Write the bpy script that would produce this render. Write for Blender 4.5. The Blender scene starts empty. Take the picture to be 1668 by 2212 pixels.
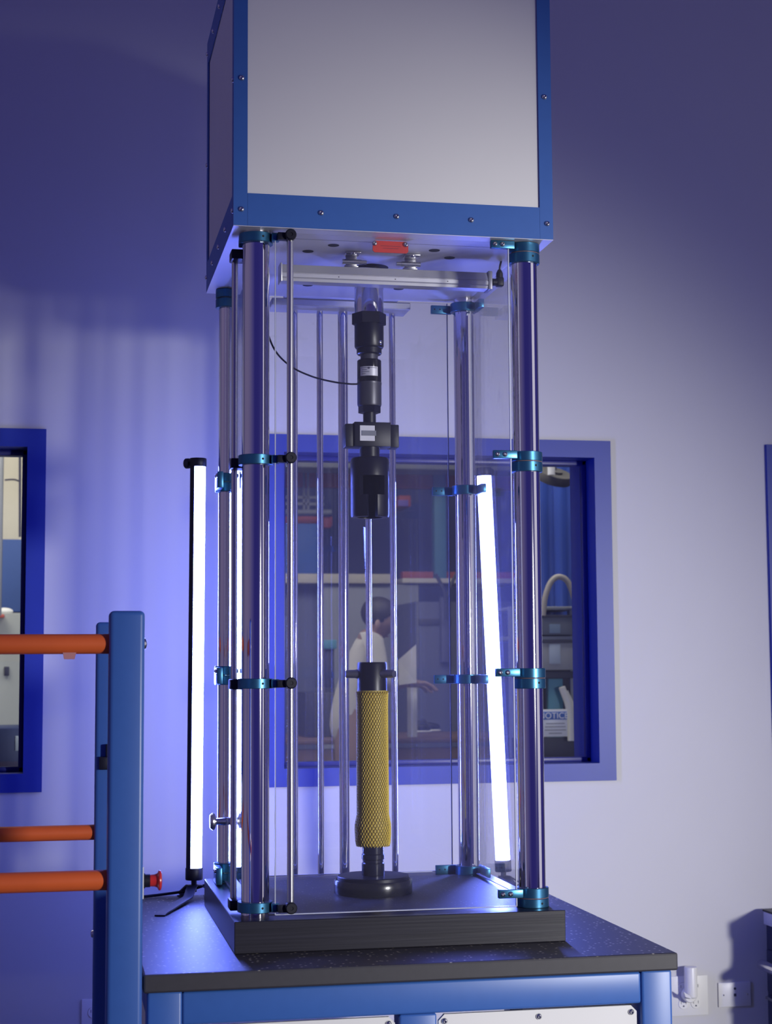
import bpy, bmesh, math, random
from mathutils import Vector, Matrix
random.seed(7)
S = bpy.context.scene
C = S.collection
R = math.radians
H0 = 0.965                     # height of the test machine's base plate top above the floor; z in the builders is measured from it

# ------------------------------------------------------------------ camera
F_PX = 3573.6
yaw, pitch, roll = 0.1965, 0.0921, -0.006
CAM = Vector((-0.3624, -3.4258, 0.5197))
fwd = Vector((math.sin(yaw)*math.cos(pitch), math.cos(yaw)*math.cos(pitch), math.sin(pitch)))
rt = Vector((math.cos(yaw), -math.sin(yaw), 0)); up = rt.cross(fwd)
rt, up = (math.cos(roll)*rt + math.sin(roll)*up), (-math.sin(roll)*rt + math.cos(roll)*up)
cd = bpy.data.cameras.new('camera'); cam = bpy.data.objects.new('camera', cd); C.objects.link(cam)
m = Matrix((rt, up, -fwd)).transposed().to_4x4(); m.translation = CAM + Vector((0, 0, H0)); cam.matrix_world = m
cd.sensor_fit = 'HORIZONTAL'; cd.sensor_width = 36; cd.lens = 36*F_PX/1668; cd.clip_start = .05; cd.clip_end = 100
cd.dof.use_dof = True; cd.dof.focus_distance = 3.75; cd.dof.aperture_fstop = 9.0
S.camera = cam

# ------------------------------------------------------------------ world, exposure, room and fill lights
S.view_settings.view_transform = 'Standard'; S.view_settings.look = 'None'
S.view_settings.exposure = 0.0; S.view_settings.gamma = 1.0; S.view_settings.use_curve_mapping = False
S.cycles.max_bounces = 10; S.cycles.transparent_max_bounces = 24; S.cycles.caustics_reflective = False
S.cycles.sample_clamp_indirect = 4.0; S.cycles.use_denoising = True
w = bpy.data.worlds.new('room_dusk'); S.world = w; w.use_nodes = True
_n, _l = w.node_tree.nodes, w.node_tree.links            # dim blue room around the viewer, greyer towards its left side
_tc = _n.new('ShaderNodeTexCoord'); _sx = _n.new('ShaderNodeSeparateXYZ'); _mr = _n.new('ShaderNodeMapRange'); _cr = _n.new('ShaderNodeValToRGB')
_l.new(_tc.outputs['Generated'], _sx.inputs[0]); _mr.inputs[1].default_value = -1; _l.new(_sx.outputs[0], _mr.inputs[0]); _l.new(_mr.outputs[0], _cr.inputs[0])
_e = _cr.color_ramp.elements; _e[0].position = 0.0; _e[0].color = (.120, .100, .190, 1); _e[1].position = 1.0; _e[1].color = (.028, .024, .150, 1)
for _p, _c in ((.22, (.055, .047, .165, 1)), (.36, (.021, .018, .125, 1)), (.60, (.021, .018, .125, 1))): _x = _e.new(_p); _x.color = _c
_l.new(_cr.outputs[0], _n['Background'].inputs[0]); _n['Background'].inputs[1].default_value = 1.2

def light(name, kind, loc, target, power, color, **kw):
    l = bpy.data.lights.new(name, kind); l.energy = power; l.color = color
    for k, v in kw.items(): setattr(l, k, v)
    o = bpy.data.objects.new(name, l); C.objects.link(o)
    o.location = Vector(loc) + Vector((0, 0, H0))
    o.rotation_euler = (Vector(target) - Vector(loc)).to_track_quat('-Z', 'Y').to_euler()
    return o
# work lamp in front and to the right of the machine
light('key_lamp', 'SPOT', (4.05, -5.5, .70), (.56, 1.0, .03), 1830, (.96, .955, .945), spot_size=R(36), spot_blend=1.0, shadow_soft_size=.26)
# added spot that brightens the head box, cone kept off the wall
light('head_box_fill', 'SPOT', (2.95, -2.6, .60), (.30, .0, 1.46), 165, (.98, .955, .92), spot_size=R(25), spot_blend=1.0, shadow_soft_size=.12)
# tall unseen area light to the right, set up for the chrome column highlights
light('tall_soft_light', 'AREA', (3.50, -1.35, .95), (.35, .35, .95), 9, (1, .97, .94), shape='RECTANGLE', size=1.6, size_y=3.2)
# lamps of the workshop beyond the windows
light('workshop_lamp', 'AREA', (1.2, 3.4, 2.3), (1.4, 4.6, 0), 48, (1, .95, .82), shape='RECTANGLE', size=2.5, size_y=1.2)
light('workshop_lamp_far', 'AREA', (-1.5, 3.6, 2.3), (-1.4, 4.6, .4), 60, (1, .95, .80), shape='RECTANGLE', size=1.6, size_y=1.0)

# ------------------------------------------------------------------ materials
def nt(mat): return mat.node_tree.nodes, mat.node_tree.links
def P(name, col, rough=.5, metal=0.0, var=.06, scale=30, bump=0.0, stretch=(1, 1, 1), spec=.5, coat=0.0, aniso=None):
    mt = bpy.data.materials.new(name); mt.use_nodes = True
    n, l = nt(mt); b = n['Principled BSDF']
    b.inputs['Roughness'].default_value = rough; b.inputs['Metallic'].default_value = metal
    b.inputs['Specular IOR Level'].default_value = spec; b.inputs['Coat Weight'].default_value = coat
    tc = n.new('ShaderNodeTexCoord'); mp = n.new('ShaderNodeMapping'); mp.inputs['Scale'].default_value = stretch
    nz = n.new('ShaderNodeTexNoise'); nz.inputs['Scale'].default_value = scale; nz.inputs['Detail'].default_value = 4
    l.new(tc.outputs['Object'], mp.inputs[0]); l.new(mp.outputs[0], nz.inputs['Vector'])
    mx = n.new('ShaderNodeMix'); mx.data_type = 'RGBA'
    mx.inputs[6].default_value = (*[max(0, c*(1-var)) for c in col], 1); mx.inputs[7].default_value = (*[min(1, c*(1+var)) for c in col], 1)
    l.new(nz.outputs['Fac'], mx.inputs[0]); l.new(mx.outputs[2], b.inputs['Base Color'])
    if bump:
        bp = n.new('ShaderNodeBump'); bp.inputs['Strength'].default_value = bump; bp.inputs['Distance'].default_value = .002
        l.new(nz.outputs['Fac'], bp.inputs['Height']); l.new(bp.outputs[0], b.inputs['Normal'])
    return mt
def speckled(name, base, fleck, scale, thresh, rough):
    mt = P(name, base, rough, var=.15, scale=60)
    n, l = nt(mt); b = n['Principled BSDF']; src = b.inputs['Base Color'].links[0].from_socket
    tc = n.new('ShaderNodeTexCoord'); vo = n.new('ShaderNodeTexVoronoi'); vo.inputs['Scale'].default_value = scale
    l.new(tc.outputs['Object'], vo.inputs['Vector'])
    cr = n.new('ShaderNodeValToRGB'); cr.color_ramp.elements[0].position = 0; cr.color_ramp.elements[0].color = (1, 1, 1, 1)
    cr.color_ramp.elements[1].position = thresh; cr.color_ramp.elements[1].color = (0, 0, 0, 1)
    l.new(vo.outputs['Distance'], cr.inputs[0])
    # only some of the cells carry a fleck
    sp = n.new('ShaderNodeSeparateColor'); l.new(vo.outputs['Color'], sp.inputs[0])
    gt = n.new('ShaderNodeMath'); gt.operation = 'GREATER_THAN'; gt.inputs[1].default_value = .60; l.new(sp.outputs[0], gt.inputs[0])
    mu = n.new('ShaderNodeMath'); mu.operation = 'MULTIPLY'; l.new(cr.outputs[0], mu.inputs[0]); l.new(gt.outputs[0], mu.inputs[1])
    # the flecked laminate covers the top face only
    ge = n.new('ShaderNodeNewGeometry'); sz = n.new('ShaderNodeSeparateXYZ'); l.new(ge.outputs['True Normal'], sz.inputs[0])
    g2 = n.new('ShaderNodeMath'); g2.operation = 'GREATER_THAN'; g2.inputs[1].default_value = .4; l.new(sz.outputs[2], g2.inputs[0])
    m3 = n.new('ShaderNodeMath'); m3.operation = 'MULTIPLY'; l.new(mu.outputs[0], m3.inputs[0]); l.new(g2.outputs[0], m3.inputs[1]); mu = m3
    mx = n.new('ShaderNodeMix'); mx.data_type = 'RGBA'; mx.inputs[7].default_value = (*fleck, 1)
    l.new(mu.outputs[0], mx.inputs[0]); l.new(src, mx.inputs[6]); l.new(mx.outputs[2], b.inputs['Base Color'])
    return mt
def glass(name, haze=.02, tint=(1, 1, 1), scratch=0.0, f0=.04):
    mt = bpy.data.materials.new(name); mt.use_nodes = True; n, l = nt(mt); n.remove(n['Principled BSDF']); out = n['Material Output']
    lw = n.new('ShaderNodeLayerWeight'); lw.inputs[0].default_value = .5
    p5 = n.new('ShaderNodeMath'); p5.operation = 'POWER'; p5.inputs[1].default_value = 5; l.new(lw.outputs['Facing'], p5.inputs[0])
    ma = n.new('ShaderNodeMath'); ma.operation = 'MULTIPLY_ADD'; ma.inputs[1].default_value = 1-f0; ma.inputs[2].default_value = f0; l.new(p5.outputs[0], ma.inputs[0])
    tr = n.new('ShaderNodeBsdfTransparent'); tr.inputs[0].default_value = (*tint, 1)
    gl = n.new('ShaderNodeBsdfGlossy'); gl.inputs['Roughness'].default_value = .012
    df = n.new('ShaderNodeBsdfDiffuse'); df.inputs[0].default_value = (.85, .85, .85, 1)
    tl = n.new('ShaderNodeBsdfTranslucent'); tl.inputs[0].default_value = (.85, .85, .85, 1)
    ad = n.new('ShaderNodeMixShader'); ad.inputs[0].default_value = .5; l.new(df.outputs[0], ad.inputs[1]); l.new(tl.outputs[0], ad.inputs[2])
    m1 = n.new('ShaderNodeMixShader'); m1.inputs[0].default_value = haze; l.new(tr.outputs[0], m1.inputs[1]); l.new(ad.outputs[0], m1.inputs[2])
    if scratch:
        tc = n.new('ShaderNodeTexCoord'); mp = n.new('ShaderNodeMapping'); mp.inputs['Scale'].default_value = (20, 6, 3); l.new(tc.outputs['Object'], mp.inputs[0])
        nz = n.new('ShaderNodeTexNoise'); nz.inputs['Scale'].default_value = 3; nz.inputs['Detail'].default_value = 6; nz.inputs['Distortion'].default_value = 1.5; l.new(mp.outputs[0], nz.inputs['Vector'])
        cr = n.new('ShaderNodeMapRange'); cr.inputs[1].default_value = .58; cr.inputs[2].default_value = .75; cr.inputs[3].default_value = haze; cr.inputs[4].default_value = haze + scratch
        l.new(nz.outputs['Fac'], cr.inputs[0]); l.new(cr.outputs[0], m1.inputs[0])
    m2 = n.new('ShaderNodeMixShader'); l.new(ma.outputs[0], m2.inputs[0]); l.new(m1.outputs[0], m2.inputs[1]); l.new(gl.outputs[0], m2.inputs[2])
    l.new(m2.outputs[0], out.inputs[0]); return mt
def emit(name, col, s):
    mt = bpy.data.materials.new(name); mt.use_nodes = True; n, l = nt(mt); b = n['Principled BSDF']
    b.inputs['Base Color'].default_value = (.8, .8, .8, 1); b.inputs['Emission Color'].default_value = (*col, 1); b.inputs['Emission Strength'].default_value = s
    return mt

M = dict(
    wall=P('painted_wall', (.60, .59, .60), .62, var=.025, scale=3, bump=.0),
    floor=P('concrete_floor', (.30, .30, .32), .5, var=.15, scale=6),
    blue=P('blue_powder_coat', (.042, .125, .41), .38, var=.05, scale=40),
    navy=P('blue_window_paint', (.026, .048, .30), .40, metal=.0, var=.05, scale=20, spec=.3),
    orange=P('orange_tube_paint', (.78, .135, .028), .42, var=.06, scale=25),
    chrome=P('chromed_steel', (.78, .76, .80), .06, 1, var=.02, scale=8),
    steel=P('brushed_steel', (.62, .62, .64), .25, 1, var=.08, scale=60, stretch=(1, 1, .1)),
    steel_dark=P('dark_machined_steel', (.22, .22, .25), .30, .8, var=.15, scale=60, stretch=(1, 1, .1)),
    alu=P('anodised_aluminium', (.66, .66, .70), .36, .7, var=.04, scale=40, stretch=(.1, 1, 1)),
    teal=P('teal_anodised_aluminium', (.045, .165, .29), .33, .8, var=.10, scale=80),
    copper=P('pink_seam', (.50, .30, .30), .4, .6),
    black=P('black_oxide_steel', (.007, .007, .018), .36, .0, var=.2, scale=50, spec=.35),
    blackp=P('black_plastic', (.008, .008, .018), .45, var=.2, scale=50, spec=.35),
    gunmetal=P('grey_machined_body', (.065, .065, .085), .38, .4, var=.15, scale=90, stretch=(1, 1, .15)),
    white=P('white_sheet_panel', (.74, .73, .72), .55, var=.02, scale=5, spec=.3),
    plate=P('white_painted_underside', (.76, .75, .82), .38, .35, var=.04, scale=10),
    ivory=P('white_plastic', (.80, .79, .77), .35, var=.02),
    red=P('red_tag', (.62, .045, .03), .45, var=.1),
    redb=P('red_plastic_button', (.60, .03, .03), .3),
    yellow=P('yellow_plastic_net', (.72, .54, .075), .42, var=.10, scale=60),
    olive=P('olive_pleated_core', (.40, .31, .07), .6, var=.2, scale=50),
    top=speckled('black_speckled_stone', (.032, .030, .038), (.85, .78, .52), 92, .32, .50),
    block=P('black_brushed_block', (.016, .015, .024), .32, var=.55, scale=22, stretch=(.15, 1, 9), bump=.15),
    label=P('silver_label', (.55, .55, .62), .4, .3, var=.1),
    lcd=P('grey_display', (.20, .21, .25), .25, var=.05),
    ink=P('dark_ink', (.05, .05, .09), .5),
    acrylic=glass('clear_acrylic', .014, (.985, .985, .995), .0),
    acrylic_s=glass('scratched_clear_acrylic', .045, (.985, .985, .995), .14),
    edge=P('acrylic_edge', (.55, .58, .72), .25, var=.05),
    pane=glass('window_glass', .012, (.90, .92, .97)),
    tube=emit('blue_white_tube_light', (.140, .195, 1.0), 112),
    legpaint=P('satin_dark_leg', (.06, .06, .075), .32, .4),
    hole=P('dark_hole', (.006, .006, .010), .8),
)

# ------------------------------------------------------------------ mesh helpers (coordinates: machine frame, z from the base plate top)
origins = {}
def nbm(): return bmesh.new()
def box(bm, x0, x1, y0, y1, z0, z1, bev=0.0, seg=2):
    r = bmesh.ops.create_cube(bm, size=1); vs = r['verts']
    for v in vs:
        v.co = Vector((x0 + (v.co.x+.5)*(x1-x0), y0 + (v.co.y+.5)*(y1-y0), z0 + (v.co.z+.5)*(z1-z0)))
    if bev > 0:
        es = list({e for v in vs for e in v.link_edges})
        bmesh.ops.bevel(bm, geom=es, offset=min(bev, .45*min(abs(x1-x0), abs(y1-y0), abs(z1-z0))), segments=seg, affect='EDGES', profile=.5)
    return vs
def tube(bm, a, b, r, seg=24, r2=None, caps=True):
    a, b = Vector(a), Vector(b); d = b - a; q = d.to_track_quat('Z', 'Y')
    r2 = r if r2 is None else r2
    ring = lambda c, rr: [bm.verts.new(c + q @ Vector((rr*math.cos(t*2*math.pi/seg), rr*math.sin(t*2*math.pi/seg), 0))) for t in range(seg)]
    A, B = ring(a, r), ring(b, r2)
    for i in range(seg): bm.faces.new((A[i], A[(i+1) % seg], B[(i+1) % seg], B[i]))
    if caps: bm.faces.new(A[::-1]); bm.faces.new(B)
def lathe(bm, cx, cy, prof, seg=48, ax=None):
    """profile of (radius, z) around a vertical axis; ax=(origin, direction) turns it elsewhere"""
    rings = []
    q = Vector(ax[1]).to_track_quat('Z', 'Y') if ax else None
    def put(r, z, t):
        p = Vector((r*math.cos(t), r*math.sin(t), z))
        return (Vector(ax[0]) + q @ p) if ax else Vector((cx + p.x, cy + p.y, z))
    for r, z in prof:
        if r < 1e-6: rings.append([bm.verts.new(put(0, z, 0))])
        else: rings.append([bm.verts.new(put(r, z, i*2*math.pi/seg)) for i in range(seg)])
    for A, B in zip(rings, rings[1:]):
        for i in range(seg):
            j = (i+1) % seg
            if len(A) == 1 and len(B) == 1: continue
            if len(A) == 1: bm.faces.new((A[0], B[j], B[i]))
            elif len(B) == 1: bm.faces.new((A[i], A[j], B[0]))
            else: bm.faces.new((A[i], A[j], B[j], B[i]))
def prism(bm, pts, axis, a, b):
    """extrude a closed 2-D outline along x, y or z from a to b"""
    def put(u, v, t): return {'x': (t, u, v), 'y': (u, t, v), 'z': (u, v, t)}[axis]
    A = [bm.verts.new(put(u, v, a)) for u, v in pts]; B = [bm.verts.new(put(u, v, b)) for u, v in pts]
    n = len(pts)
    for i in range(n): bm.faces.new((A[i], A[(i+1) % n], B[(i+1) % n], B[i]))
    bm.faces.new(A[::-1]); bm.faces.new(B)
def sweep(bm, pts, r, seg=10):
    """round cable through points (Catmull-Rom)"""
    P_ = [Vector(p) for p in pts]; P_ = [2*P_[0]-P_[1]] + P_ + [2*P_[-1]-P_[-2]]; path = []
    for i in range(1, len(P_)-2):
        for k in range(10):
            t = k/10; a, b, c, d = P_[i-1:i+3]
            path.append(.5*((2*b) + (c-a)*t + (2*a-5*b+4*c-d)*t*t + (3*b-a-3*c+d)*t**3))
    path.append(P_[-2]); prev = None; nrm = None
    for i, p in enumerate(path):
        tg = (path[min(i+1, len(path)-1)] - path[max(i-1, 0)]).normalized()
        if nrm is None: nrm = tg.orthogonal().normalized()
        nrm = (nrm - tg*nrm.dot(tg)).normalized(); bn = tg.cross(nrm)
        ring = [bm.verts.new(p + r*(math.cos(s*2*math.pi/seg)*nrm + math.sin(s*2*math.pi/seg)*bn)) for s in range(seg)]
        if prev:
            for s in range(seg): bm.faces.new((prev[s], prev[(s+1) % seg], ring[(s+1) % seg], ring[s]))
        else: bm.faces.new(ring[::-1])
        prev = ring
    bm.faces.new(prev)
def obj(name, bm, mat, parent=None, smooth=True, label=None, origin=None):
    bmesh.ops.recalc_face_normals(bm, faces=bm.faces)
    if origin is None:
        if parent is not None: origin = origins[parent.name]
        else:
            xs = [v.co for v in bm.verts]
            origin = Vector(((min(v.x for v in xs)+max(v.x for v in xs))/2, (min(v.y for v in xs)+max(v.y for v in xs))/2, min(v.z for v in xs)))
    origin = Vector(origin)
    bmesh.ops.translate(bm, verts=bm.verts, vec=-origin)
    me = bpy.data.meshes.new(name); bm.to_mesh(me); bm.free()
    for mm in (mat if isinstance(mat, (list, tuple)) else [mat]): me.materials.append(mm)
    o = bpy.data.objects.new(name, me); C.objects.link(o)
    if smooth:
        me.shade_smooth() if hasattr(me, 'shade_smooth') else [setattr(p, 'use_smooth', True) for p in me.polygons]
        me.set_sharp_from_angle(angle=R(35))
    if parent is not None:
        o.parent = parent; o.location = origin - origins[parent.name]
    else: o.location = origin + Vector((0, 0, H0))
    origins[o.name] = origin
    if label: o['label'] = label
    return o
def thing(name, label, cat, at_, group=None):
    o = bpy.data.objects.new(name, None); C.objects.link(o); o.empty_display_size = .05
    o.location = Vector(at_) + Vector((0, 0, H0)); origins[o.name] = Vector(at_)
    o['label'] = label; o['category'] = cat
    if group: o['group'] = group
    return o
def tag(o, label, cat, group=None, kind=None):
    o['label'] = label; o['category'] = cat
    if group: o['group'] = group
    if kind: o['kind'] = kind
    return o
def struct(name, bm, mat, label=None):
    o = obj(name, bm, mat, smooth=False); o['kind'] = 'structure'
    if label: o['label'] = label
    return o
def sthing(name, at_, label=None):
    o = bpy.data.objects.new(name, None); C.objects.link(o); o.location = Vector(at_) + Vector((0, 0, H0)); origins[o.name] = Vector(at_)
    o['kind'] = 'structure'
    if label: o['label'] = label
    return o
def screw(parent, p, d, r=.0045, name='screw', mat=None):
    """button head screw with a hex socket; d points out of the surface"""
    bm = nbm(); d = Vector(d)
    lathe(bm, 0, 0, [(r, 0), (r*.95, r*.35), (r*.7, r*.65), (r*.42, r*.75), (r*.36, r*.3), (0, r*.3)], 14, ax=(p, d))
    return obj(name, bm, mat or M['steel'], parent, origin=p)
def text_mesh(name, body, size, loc, mat, parent, align='CENTER', rot=(R(90), 0, 0), ext=.0004):
    cu = bpy.data.curves.new(name, 'FONT'); cu.body = body; cu.size = size; cu.extrude = ext; cu.align_x = align; cu.align_y = 'CENTER'
    t = bpy.data.objects.new(name + '_curve', cu); C.objects.link(t)
    dg = bpy.context.evaluated_depsgraph_get(); me = bpy.data.meshes.new_from_object(t.evaluated_get(dg)); bpy.data.objects.remove(t)
    bm = nbm(); bm.from_mesh(me); bpy.data.meshes.remove(me)
    bm.transform(Matrix.Translation(loc) @ __import__('mathutils').Euler(rot).to_matrix().to_4x4())
    return obj(name, bm, mat, parent, smooth=False)

# ------------------------------------------------------------------ setting
FL = -H0
YW, WT = 1.62, .24
wins = [(.265, 1.377), (-1.60, -.400), (1.913, 3.05)]; WZ0, WZ1 = .152, 1.232
bm = nbm()
xs = sorted([-3.0, 4.6] + [v for a in wins for v in a])
box(bm, -3.0, 4.6, YW, YW+WT, FL, WZ0+.02); box(bm, -3.0, 4.6, YW, YW+WT, WZ1-.02, 3.2)
for a, b in [(-3.0, -1.58), (-.42, .285), (1.357, 1.933), (3.03, 4.6)]: box(bm, a, b, YW, YW+WT, WZ0+.02, WZ1-.02)
struct('wall_back', bm, M['wall'], 'grey-white wall with three blue windows')
bm = nbm(); box(bm, -5, 6.5, -6.5, 9, FL-.05, FL); struct('floor', bm, M['floor'])
bm = nbm(); box(bm, -5, 6.5, 8.2, 8.3, FL, 3.2); struct('wall_workshop', bm, P('workshop_wall_paint', (.05, .06, .16), .7, var=.2, scale=2))
bm = nbm(); box(bm, -5, 6.5, YW+WT, 8.2, 2.75, 2.85); struct('ceiling', bm, P('workshop_ceiling', (.12, .12, .16), .8))
for i, (a, b) in enumerate(wins):
    wn = sthing(f'window_{i+1}', ((a+b)/2, YW, WZ0), ['wide blue framed window behind the machine', 'blue framed window left of the machine', 'blue framed window at the right edge'][i])
    bm = nbm(); fw = .055
    for (x0, x1, z0, z1) in [(a, b, WZ0, WZ0+fw), (a, b, WZ1-fw, WZ1), (a, a+fw, WZ0+fw, WZ1-fw), (b-fw, b, WZ0+fw, WZ1-fw)]:
        box(bm, x0, x1, YW-.012, YW+.03, z0, z1)
    # reveal lining
    for (x0, x1, z0, z1) in [(a+fw-.006, a+fw, WZ0+fw, WZ1-fw), (b-fw, b-fw+.006, WZ0+fw, WZ1-fw), (a+fw, b-fw, WZ0+fw-.006, WZ0+fw), (a+fw, b-fw, WZ1-fw, WZ1-fw+.006)]:
        box(bm, x0, x1, YW+.0302, YW+WT+.01, z0, z1)
    obj('window_frame', bm, M['navy'], wn, smooth=False)
    bm = nbm(); g = YW+.085; gw = .016
    for (x0, x1, z0, z1) in [(a+fw, b-fw, WZ0+fw, WZ0+fw+gw), (a+fw, b-fw, WZ1-fw-gw, WZ1-fw), (a+fw, a+fw+gw, WZ0+fw, WZ1-fw), (b-fw-gw, b-fw, WZ0+fw, WZ1-fw)]:
        box(bm, x0, x1, g-.012, g+.012, z0, z1, .003)
    obj('glazing_bead', bm, P('dark_blue_gasket', (.012, .016, .16), .35), wn)
    bm = nbm(); box(bm, a+fw+.004, b-fw-.004, g-.003, g+.003, WZ0+fw+.004, WZ1-fw-.004); obj('glass_pane', bm, M['pane'], wn, smooth=False)

# ------------------------------------------------------------------ workbench
wb = thing('workbench', 'blue steel workbench with black speckled top and white panels carrying the machine', 'workbench', (.344, .36, FL))
bm = nbm(); box(bm, -.193, .881, -.185, .905, -.1, -.065, .004, 2); obj('worktop', bm, M['top'], wb, smooth=False, label='black speckled stone worktop')
for x0, x1 in ((-.185, -.118), (.806, .872)):
    for y0, y1 in ((-.172, -.105), (.83, .895)):
        bm = nbm(); box(bm, x0, x1, y0, y1, FL+.02, -.1, .006, 3); lg = obj('leg', bm, M['blue'], wb)
        bm = nbm(); lathe(bm, (x0+x1)/2, (y0+y1)/2, [(0, FL), (.026, FL), (.026, FL+.008), (.012, FL+.02), (0, FL+.02)], 20); obj('foot', bm, M['blackp'], lg)
for z0, z1 in ((-.165, -.103), (-.86, -.80)):
    bm = nbm(); box(bm, -.118, .806, -.170, -.115, z0, z1, .005, 3); obj('rail', bm, M['blue'], wb)
    bm = nbm(); box(bm, -.118, .806, .835, .89, z0, z1, .005, 3); obj('rail', bm, M['blue'], wb)
    for x0, x1 in ((-.182, -.125), (.812, .868)):
        bm = nbm(); box(bm, x0, x1, -.105, .83, z0, z1, .005, 3); obj('side_rail', bm, M['blue'], wb)
bm = nbm(); box(bm, .306, .382, -.170, -.115, -.80, -.165, .005, 3); obj('stile', bm, M['blue'], wb)
for x0, x1, sx in ((-.112, .300, (-.10, .09, .287)), (.388, .800, (.400, .594, .788))):
    bm = nbm(); c = .012; z0, z1 = -.795, -.170
    prism(bm, [(x0+c, z0), (x1-c, z0), (x1, z0+c), (x1, z1-c), (x1-c, z1), (x0+c, z1), (x0, z1-c), (x0, z0+c)], 'y', -.158, -.150)
    pn = obj('panel', bm, M['white'], wb, smooth=False, label='white bolted panel')
    for s in sx:
        for z in (-.183, -.782): screw(pn, (s, -.158, z), (0, -1, 0), .0062)
for y0, y1 in ((-.10, .825),):
    for x in (-.150, .842):
        bm = nbm(); box(bm, x-.004, x+.004, y0, y1, -.795, -.17); obj('side_panel', bm, M['white'], wb, smooth=False)

# ------------------------------------------------------------------ the machine
mc = thing('testing_machine', 'tall four-column testing machine with blue and white head box on black base block', 'machine', (.351, .351, -.065))
bm = nbm(); box(bm, 0, .702, 0, .702, -.0645, 0, .0012, 1); obj('base_block', bm, M['block'], mc, smooth=False, label='black brushed base block')
bm = nbm(); box(bm, .055, .647, .075, .627, 0, .0015, .0005, 1); obj('base_deck', bm, speckled('black_speckled_deck', (.036, .035, .046), (.50, .48, .44), 120, .24, .42), mc, smooth=False)
CL, CR, CF, CB = .0506, .6506, .0719, .6321
RF, RB = .0292, .0258
LV = (1.437, .956, .482, .020)
def ring(bm, cx, cy, ri, ro, z0, z1, seg=40):
    lathe(bm, cx, cy, [(ri, z0), (ro-.001, z0), (ro, z0+.001), (ro, z1-.001), (ro-.001, z1), (ri, z1), (ri, z0)], seg)
def dot(parent, p, d, r=.0025):
    bm = nbm(); lathe(bm, 0, 0, [(0, .0002), (r, .0002), (r, -.001), (0, -.001)], 12, ax=(p, d)); obj('set_screw_hole', bm, M['hole'], parent, origin=p)
cols = {}
for key, x, y, r in (('FL', CL, CF, RF), ('FR', CR, CF, RF), ('BL', CL, CB, RB), ('BR', CR, CB, RB)):
    bm = nbm(); lathe(bm, x, y, [(0, .0), (r, .0), (r, 1.4524), (0, 1.4524)], 64)
    cols[key] = obj('column', bm, M['chrome'], mc, label='chromed round column')
camdir = (Vector((CAM.x, CAM.y, 0)) - Vector((.35, .35, 0))).normalized()
# front left: slim clamp rings that carry the hinges of the front and the left door
for z in LV:
    bm = nbm(); ring(bm, CL, CF, RF, .0375, z-.0105, z+.0105)
    box(bm, CL+.030, .098, CF-.034, CF-.016, z-.009, z+.009, .002)
    box(bm, CL-.034, CL-.014, CF+.028, .112, z-.009, z+.009, .002)
    cr = obj('column_clamp', bm, M['teal'], cols['FL'], label='teal clamp ring with hinge arms')
    dot(cr, (CL+.0375*.30, CF-.0375*.954, z), (.30, -.954, 0))
# front right: double collars with a latch arm for the front door
for k, z in enumerate(LV):
    zt = z + .0285 if k else 1.4515; zm = zt-.0215
    if k == 3: zt = .041; zm = .0195
    bm = nbm(); ring(bm, CR, CF, RF, .0355, zm+.0008, zt); ring(bm, CR, CF, RF, .0355, zm-.0225 if k < 3 else 0.0, zm-.0008)
    za = zt-.009
    box(bm, CR-.084, CR-.030, CF-.036, CF-.024, za-.009, za+.009, .0015)
    cr = obj('column_collar', bm, M['teal'], cols['FR'], label='teal split collar with latch arm')
    bm = nbm(); ring(bm, CR, CF, RF, .0350, zm-.0009, zm+.0009); obj('seam', bm, M['copper'], cols['FR'])
    for xs_ in (CR-.075, CR-.058): screw(cols['FR'], (xs_, CF-.036, za), (0, -1, 0), .0055)
    dot(cols['FR'], (CR+.0355*.34, CF-.0355*.94, zm-.010), (.34, -.94, 0))
# rear left: stacked blocks with the latch of the left door
for k, z in enumerate((1.4515, .991, .519, .047)):
    bm = nbm(); ring(bm, CL, CB, RB, .0345, z-.021, z); ring(bm, CL, CB, RB, .0345, z-.0455, z-.0235)
    if k: box(bm, CL-.036, CL-.022, CB-.085, CB-.01, z-.0435, z-.003, .002)
    obj('column_collar', bm, M['teal'], cols['BL'], label='teal split collar on rear column')
    if k:
        for q in (-.075, -.058): screw(cols['BL'], (CL-.036, CB+q, z-.012), (-1, 0, 0), .0055)
# rear right: single clamps with arms for the rear and the right door
for z in (1.4285, .959, .483, .011):
    bm = nbm(); ring(bm, CR, CB, RB, .0335, z-.0115, z+.0115)
    box(bm, .571, CR-.026, CB+.020, CB+.030, z-.0115, z+.0105, .0015)
    box(bm, CR+.022, CR+.036, CB-.075, CB-.005, z-.0115, z+.0105, .0015)
    cr = obj('column_clamp', bm, M['teal'], cols['BR'], label='teal clamp ring with two arms')
    for q in (.580, .594): dot(cr, (q, CB+.020, z), (0, -1, 0), .002)
# guard doors
def door(label, x0, x1, y0, y1, mat, z0=.006, z1=1.447):
    bm = nbm(); box(bm, x0, x1, y0, y1, z0, z1)
    o = obj('guard_panel', bm, mat, mc, smooth=False, label=label)
    bm = nbm()                      # polished edges of the sheet
    lx, ly = x1-x0 > y1-y0, None
    t = .0011
    if lx:
        for a in (x0, x1): box(bm, a-t, a+t, y0, y1, z0, z1)
    else:
        for a in (y0, y1): box(bm, x0, x1, a-t, a+t, z0, z1)
    box(bm, x0, x1, y0, y1, z0-t, z0+t)
    obj('polished_edge', bm, M['edge'], o, smooth=False)
    return o
fd = door('clear front guard door', .0885, .6065, .0385, .0435, M['acrylic'])
ld = door('clear left guard door', 0.0385, .0425, .110, .610, M['acrylic'])
rd = door('clear right guard door', .6600, .6650, .110, .610, M['acrylic_s'])
bd = door('clear rear guard panel', .085, .616, .6650, .6700, M['acrylic'])
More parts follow.
